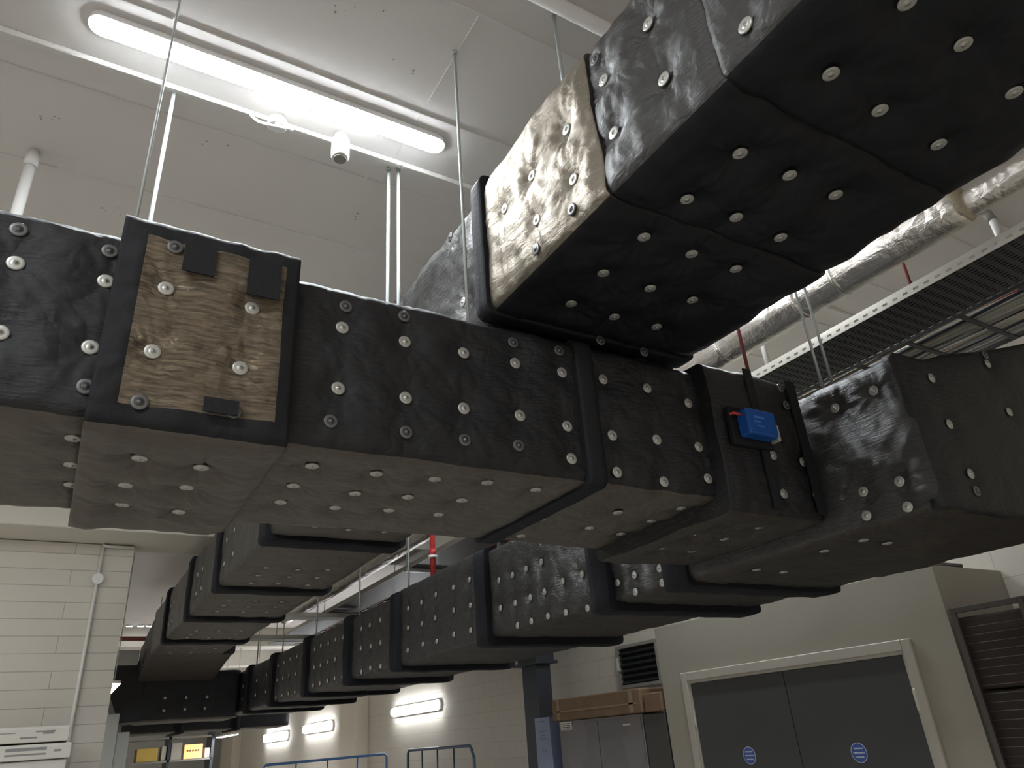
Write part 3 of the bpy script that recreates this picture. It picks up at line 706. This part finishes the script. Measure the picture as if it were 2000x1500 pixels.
# red and white drops on the right
def drop(name,label,cat,x,y,z0,r,m,z1=CEIL,group=None):
    t=thing(name,label,cat,(x,y,z1),group)
    MB().tube([(x,y,z1-.001),(x,y,z0)],r,12).build('pipe_run',M[m],t)
    return t
drop('red_drop_rod','thin dark red rod crossing in front of the silver pipe','pipe',2.70,2.08,3.03,.009,'redbrown')
drop('red_drop_rod','thin red rod between silver pipe and cable tray lip','pipe',3.45,1.56,3.62,.008,'redbrown')
drop('white_drop_pipe','white vertical pipe between the silver pipe and tray near the duct crossing','pipe',3.40,2.47,3.6,.016,'white')
t=drop('white_drop_pipe','white pipe with bend at the upper right above the tray lip','pipe',3.42,1.105,3.62,.017,'white',3.80)
MB().tube([(3.42,1.105,3.78),(3.42,1.112,3.82),(3.40,1.13,3.85),(3.35,1.17,3.865),(3.28,1.2,3.87)],.02,12).build('bend',M['louvreframe'],t)
MB().tube([(3.28,1.2,3.87),(3.22,1.23,3.9),(3.2,1.24,4.499)],.02,12).build('riser',M['louvreframe'],t)
t=drop('sprinkler_drop','bright red vertical sprinkler pipe in the gap under the main duct','pipe',2.9,6.19,3.145,.026,'red')
for z,r,hh,mm,nm in ((3.36,.034,.06,'red','coupling'),(3.335,.046,.022,'white','clamp'),(3.12,.042,.026,'white','head')):
    MB().tube([(2.9,6.19,z+hh),(2.9,6.19,z)],r,14).build(nm,M[mm],t)
# cream service pipes under the far ceiling between foil pipe and tray
tag(MB().tube([(2.55,3.2,4.12),(2.55,15.5,4.12)],.04,10).build('service_pipe',M['cable']),'cream service pipe along the ceiling left of the red sprinkler pipe','pipe')
tag(MB().tube([(2.8,6.9,4.25),(2.8,15.5,4.25)],.05,10).build('service_pipe',M['louvreframe']),'grey service pipe along the ceiling beyond the red sprinkler pipe','pipe')
# flat beam strips crossing in the far gap
for y,z in ((10.6,3.45),(12.2,3.38)):
    tag(MB().box(2.28,3.66,y-.35,y-.07,z,z+.06,b=.01).tube([(2.4,y-.2,z+.06),(2.4,y-.2,4.499)],.006,8).build('cross_channel',M['beam']),'flat cream cross channel in the far gap, %s of two'%('nearer' if y<11 else 'farther'),'channel')

# ---------------------------------------------------------------- block wall details
t=thing('wall_conduit','white conduit running down the painted block wall','conduit',(.25,8.97,3.0))
MB().tube([(.255,8.975,4.03),(.255,8.975,1.0)],.018,10).build('conduit_run',M['white'],t)
MB().tube([(.255,8.975,3.60),(.255,8.93,3.60)],.055,20).build('junction_cover',M['white'],t)
MB().tube([(.255,8.96,4.03-.07),(.30,8.96,3.955),(.555,8.96,3.955)],.016,8).build('conduit_bend',M['white'],t)
tag(MB().tube([(.56,9.42,4.07),(1.5,9.42,4.07),(4.5,9.42,4.07)],.035,12).build('beam_pipe',M['white']),'white pipe just under the far beam, right of the block wall','pipe')
tag(MB().tube([(.8,13.6,3.62),(3.2,13.6,3.62)],.035,10).build('red_sprinkler_pipe',M['redbrown']),'dull red horizontal pipe far beyond the block wall end','pipe')
tag(MB().box(.57,1.06,12.4,12.5,3.10,3.30,b=.01).build('duct_casing',M['pillargrey']),'pale blue-grey casing above the far tapered duct end','casing')
# panels at the foot of the wall end
t=thing('partition_panel','pale grey partition panel at the end of the block wall','partition',(.85,12.6,0))
MB().box(.74,1.10,12.55,12.65,0,2.22,b=.01).build('panel',M['pillargrey'],t)
MB().box(.72,.93,12.45,12.54,0,2.46,b=.01).build('edge_post',M['pillargrey'],t)

# cartons on a rack at lower left
t=thing('storage_rack','steel rack at the lower left carrying long white cartons','rack',(-.8,8.2,0))
MB().box(-2.2,.26,7.9,8.7,1.70,1.735,b=.004).build('shelf',M['galv'],t)
for x in (-2.15,.2):
    for y in (7.93,8.65): MB().box(x-.025,x+.025,y-.025,y+.025,0,1.699).build('leg',M['galv'],t)
def carton(x0,x1,y0,z0,z1,label,marks):
    t=thing('long_carton',label,'box',((x0+x1)/2,y0+.3,z0),'white cartons at lower left')
    MB().box(x0,x1,y0,y0+.6,z0,z1,b=.006).build('box_body',M['boxwhite'],t)
    mb=MB()
    for (a,b_,c,d) in marks: mb.box(x0+a*(x1-x0),x0+b_*(x1-x0),y0-.0015,y0-.0001,z0+c*(z1-z0),z0+d*(z1-z0))
    mb.build('print',M['boxprint'],t)
    MB().box(x0+.01,x1-.01,y0-.001,y0+.61,z1-.018,z1-.010).build('lid_seam',M['joint'],t)
carton(-1.6,.225,8.02,2.02,2.145,'top white carton of the stack at the lower left, with grey print',[(.86,.94,.62,.72),(.89,.935,.50,.62),(.80,.87,.25,.36),(.72,.78,.60,.66),(.55,.66,.5,.6)])
carton(-1.6,.26,8.0,1.885,2.005,'second white carton of the stack at the lower left, longer than the top one',[(.74,.90,.60,.80),(.74,.90,.3,.42),(.93,.96,.45,.6),(.5,.66,.5,.56)])
carton(-1.6,.24,8.03,1.74,1.875,'third white carton of the stack, cut by the bottom edge at lower left',[(.85,.95,.3,.4)])

# far store with shelving
t=thing('store_shelving','grey store shelving with goods far behind the ducts','shelving',(2.6,20.4,0))
for x in (1.7,2.65,3.6): MB().box(x-.03,x+.03,20.2,20.9,0,2.5).build('upright',M['dark'],t)
for z in (1.3,1.80,2.28): MB().box(1.7,3.6,20.2,20.9,z,z+.04).build('shelf',M['louvreframe'],t)
tag(MB().box(1.98,2.42,20.25,20.7,1.842,2.12,b=.01).build('yellow_carton',M['yellow']),'yellow carton on the far store shelving','box')
t=thing('orange_sign','small glowing orange panel on the far shelving','sign',(3.2,20.05,2.0))
MB().box(2.98,3.38,20.21,20.26,1.842,2.14,b=.01).build('panel',M['orange'],t)
mb=MB()
for i in range(5): mb.box(3.03+.06*i,3.07+.06*i,20.205,20.2095,1.99,2.03)
mb.build('print',M['wraptape'],t)
for i,(x0,x1,z1,mn,nm,lb) in enumerate(((2.50,2.60,2.14,'boxwhite','file_box','narrow white box right of the yellow carton'),(2.70,2.93,2.20,'frame','file_box','cream box left of the orange panel'),(3.44,3.56,2.05,'boxwhite','file_box','white box right of the orange panel'))):
    tag(MB().box(x0,x1,20.25,20.7,1.841,z1,b=.008).build(nm,M[mn]),lb,'box')

# ---------------------------------------------------------------- electrical room with double doors
struct('wall_cupboard', MB().box(5.12,5.999,2.83,5.75,0,2.64,b=.004), M['board'])
mb=MB(); # front board with door opening
mb.box(5.10,5.1195,2.83,3.16,0,2.64); mb.box(5.10,5.1195,5.42,5.75,0,2.64); mb.box(5.10,5.1195,3.16,5.42,2.16,2.64)
struct('wall_cupboard_front', mb, M['board'])
mb=MB(); mb.box(5.075,5.118,3.13,3.20,0,2.20,b=.006); mb.box(5.075,5.118,5.385,5.46,0,2.20,b=.006); mb.box(5.075,5.118,3.201,5.384,2.125,2.20,b=.006)
mb.box(5.090,5.118,3.201,3.222,0,2.124); mb.box(5.090,5.118,5.362,5.384,0,2.124); mb.box(5.090,5.118,3.223,5.361,2.103,2.124)
struct('door_frame_1', mb, M['frame'])
def leaf(name,y0,y1,hy,sy):
    o=MB().box(5.098,5.118,y0,y1,.01,2.10,b=.002).build(name,M['door']); o['kind']='structure'
    o['label']='charcoal door leaf, %s of the pair'%('left' if y0>4 else 'right')
    mb=MB(); mb.box(5.086,5.0975,hy-.012,hy+.012,1.74,1.88,b=.002); mb.box(5.086,5.0975,hy-.012,hy+.012,.25,.39,b=.002); mb.build('hinge',M['steel'],o)
    # round blue mandatory sign
    s=thing('door_sign','round blue safety sign on the %s charcoal door leaf'%('left' if y0>4 else 'right'),'sign',(5.096,sy,1.5))
    MB().tube([(5.0975,sy,1.5),(5.0955,sy,1.5)],.066,40,smooth=False).build('rim',M['signwhite'],s)
    MB().tube([(5.0954,sy,1.5),(5.0945,sy,1.5)],.061,40,smooth=False).build('disc',M['signblue'],s)
    mb=MB()
    for row,(wd,zz) in enumerate(((.038,1.528),(.046,1.500),(.036,1.472))):
        y=sy-wd; k=0
        while y<sy+wd:
            l=random.choice((.008,.011,.014)); mb.box(5.0938,5.0944,y,min(y+l,sy+wd),zz-.005,zz+.005); y+=l+.003
    mb.build('lettering',M['signwhite'],s)
leaf('door_1',4.293,5.36,5.372,4.81); leaf('door_2',3.224,4.287,3.212,3.765)
tag(MB().box(5.30,5.55,2.85,3.05,2.645,2.675,b=.008).tube([(5.36,2.95,2.67),(5.33,2.95,2.86),(5.33,2.95,4.49)],.008,8).build('cable_bracket',M['meshframe']),'small dark bracket and rod on top of the cupboard room corner','bracket')
# mesh cage panel
t=thing('mesh_cage_panel','dark framed wire mesh cage panel at the right edge beside the cupboard room','mesh panel',(5.13,2.4,0))
mb=MB(); mb.box(5.08,5.11,2.765,2.80,0,2.34,b=.003); mb.box(5.08,5.11,2.33,2.365,0,2.34,b=.003); mb.box(5.08,5.11,2.3651,2.7649,2.305,2.34,b=.003); mb.build('frame',M['meshframe'],t)
mb=MB(); z=.06
while z<2.29: mb.tube([(5.095,2.366,z),(5.095,2.764,z)],.0022,6); z+=.05
mb.build('wire_infill',M['wire'],t)
t2=thing('mesh_cage_panel','second wire mesh cage panel cut by the right picture edge','mesh panel',(5.13,1.9,0))
mb=MB(); mb.box(5.08,5.11,2.29,2.325,0,2.34,b=.003); mb.box(5.08,5.11,1.30,1.335,0,2.34,b=.003); mb.box(5.08,5.11,1.3351,2.2899,2.305,2.34,b=.003); mb.build('frame',M['meshframe'],t2)
mb=MB(); z=.06
while z<2.29: mb.tube([(5.095,1.336,z),(5.095,2.289,z)],.0022,6); z+=.05
mb.build('wire_infill',M['wire'],t2)
t=thing('brown_crate_stack','dark brown crates stacked behind the wire mesh','crate',(5.5,2.1,0))
for i in range(5): MB().box(5.14,5.95,1.35,2.81,.02+i*.455,.46+i*.455,b=.01).build('crate',M['brown'],t)

# ---------------------------------------------------------------- things left of the cupboard room
t=thing('grey_cabinet','grey cabinet below the long cardboard box, left of the cupboard room','cabinet',(5.4,6.9,0))
MB().box(5.1,5.75,6.12,7.60,0,1.895,b=.006).build('cabinet_body',M['cabinet'],t)
mb=MB()
for (a,b_) in ((6.14,6.85),(6.86,7.58)): mb.box(5.092,5.0995,a,b_,.03,1.86)
mb.build('door_panel',M['cabinet'],t)
MB().box(5.0885,5.0915,7.33,7.55,1.80,1.885).build('label_sheet',M['label'],t)
mb=MB()
for i in range(4): mb.box(5.087,5.088,7.36,7.53,1.807+i*.018,1.815+i*.018)
mb.build('label_print',M['ink'],t)
MB().box(5.0885,5.0915,6.30,6.42,1.80,1.815).build('small_label',M['label'],t)
tag(MB().box(5.1,5.7,5.78,6.10,0,1.885,b=.006).build('dark_side_panel',M['cabinetdark']),'dark narrow cabinet between the grey cabinet and the cupboard room','cabinet')
t=thing('cardboard_box','long brown taped cardboard box lying on top of the grey cabinet','box',(5.35,6.8,1.9))
MB().box(5.06,5.5,6.06,7.66,1.90,2.125,b=.012).build('box_body',M['cardboard'],t)
mb=MB().box(5.057,5.0595,6.12,7.62,1.985,2.0); mb.box(5.057,5.0595,6.18,6.25,1.91,2.12); mb.box(5.057,5.0595,7.5,7.56,1.91,2.12); mb.build('packing_tape',M['wraptape'],t)
tag(MB().box(5.08,5.45,5.78,6.04,1.90,2.07,b=.01).build('small_carton',M['cardboard']),'smaller brown carton tucked between the long box and the cupboard room','box')
t=thing('tall_slim_carton','tall slim pale blue carton standing left of the grey cabinet','box',(5.2,7.95,0))
MB().box(5.1,5.3,7.80,8.12,0,1.955,b=.005).build('box_body',M['bluebox'],t)
mb=MB()
for (z,a,b_) in ((1.905,7.9,8.02),(1.80,7.88,8.02),(1.76,7.91,8.0),(1.72,7.88,8.03),(1.60,7.9,8.0)): mb.box(5.0985,5.0999,a,b_,z,z+.014)
mb.build('print',M['cabinet'],t)
t=thing('steel_column','dark steel column with a top plate under the right-hand duct','column',(5.5,8.6,0))
MB().box(5.40,5.62,8.46,8.82,0,2.60,b=.004).build('shaft',M['dark'],t)
MB().box(5.34,5.68,8.36,8.95,2.601,2.64,b=.004).box(5.37,5.65,8.40,8.86,2.641,CEIL-.002).build('top_plate',M['dark'],t)
t=thing('louvre_vent','framed dark louvre grille high on the right wall above the cardboard box','vent',(5.97,7.15,2.4))
mb=MB(); mb.box(5.94,5.998,6.70,6.74,2.20,2.68); mb.box(5.94,5.998,7.42,7.47,2.20,2.68); mb.box(5.94,5.998,6.741,7.419,2.645,2.68); mb.box(5.94,5.998,6.741,7.419,2.20,2.235); mb.build('frame',M['louvreframe'],t)
MB().box(5.985,5.998,6.741,7.419,2.236,2.644).build('backing',M['gap'],t)
for i in range(6):
    z=2.25+i*.066
    MB().add([(5.945,6.742,z),(5.945,7.418,z),(5.984,7.418,z+.045),(5.984,6.742,z+.045),(5.945,6.742,z+.004),(5.945,7.418,z+.004),(5.984,7.418,z+.049),(5.984,6.742,z+.049)],[(0,1,2,3),(7,6,5,4),(0,4,5,1),(2,6,7,3),(1,5,6,2),(0,3,7,4)]).build('blade',M['louvre'],t)
MB().box(5.93,5.939,7.425,7.465,2.40,2.55).build('paper_note',M['label'],t)

# blue tubular trolleys
def trolley(label,p0,p1,m,hook=False):
    t=thing('trolley_frame',label,'trolley',((p0[0]+p1[0])/2,(p0[1]+p1[1])/2,0),'blue trolleys by the right wall')
    v=Vector(p1)-Vector(p0); w_=Vector((v.y,-v.x,0)).normalized()*.6
    if w_.x>0: w_=-w_
    w_=Vector((0,.55,0)) if abs(v.x)>abs(v.y) else Vector((.55,0,0))
    a,b_=Vector(p0),Vector(p1)
    MB().tube([(a.x,a.y,.22),(a.x,a.y,a.z-.04),a+(b_-a)*.02,b_-(b_-a)*.02,(b_.x,b_.y,b_.z-.04),b_+Vector((0,-.06,-.14)) if hook else (b_.x,b_.y,b_.z-.2),(b_.x,b_.y-(.1 if hook else 0),.22)],.02,10).build('handle_frame',M[m],t)
    for k in (.25,.5,.75):
        q=a.lerp(b_,k); MB().tube([(q.x,q.y,.22),(q.x,q.y,q.z-.005)],.012,8).build('upright',M[m],t)
    q=[a,b_,b_+w_,a+w_]; MB().add([(p.x,p.y,z) for z in (.18,.22) for p in q],[(0,3,2,1),(4,5,6,7),(0,1,5,4),(1,2,6,5),(2,3,7,6),(3,0,4,7)]).build('platform',M[m],t)
    for p in q:
        c=p.lerp(sum(q,Vector())/4,.12); MB().tube([(c.x-.015,c.y,.085),(c.x+.015,c.y,.085)],.085,20).build('wheel',M['ink'],t); MB().box(c.x-.022,c.x+.022,c.y-.02,c.y+.02,.10,.179).build('caster_fork',M['galv'],t)
trolley('bright blue tubular trolley frame at the bottom, left one',(2.98,12.5,1.65),(4.95,12.5,1.67),'bluerail')
trolley('dark blue tubular trolley frame below the nearest wall batten',(4.9,11.5,1.70),(4.9,9.4,1.708),'darkrail',True)
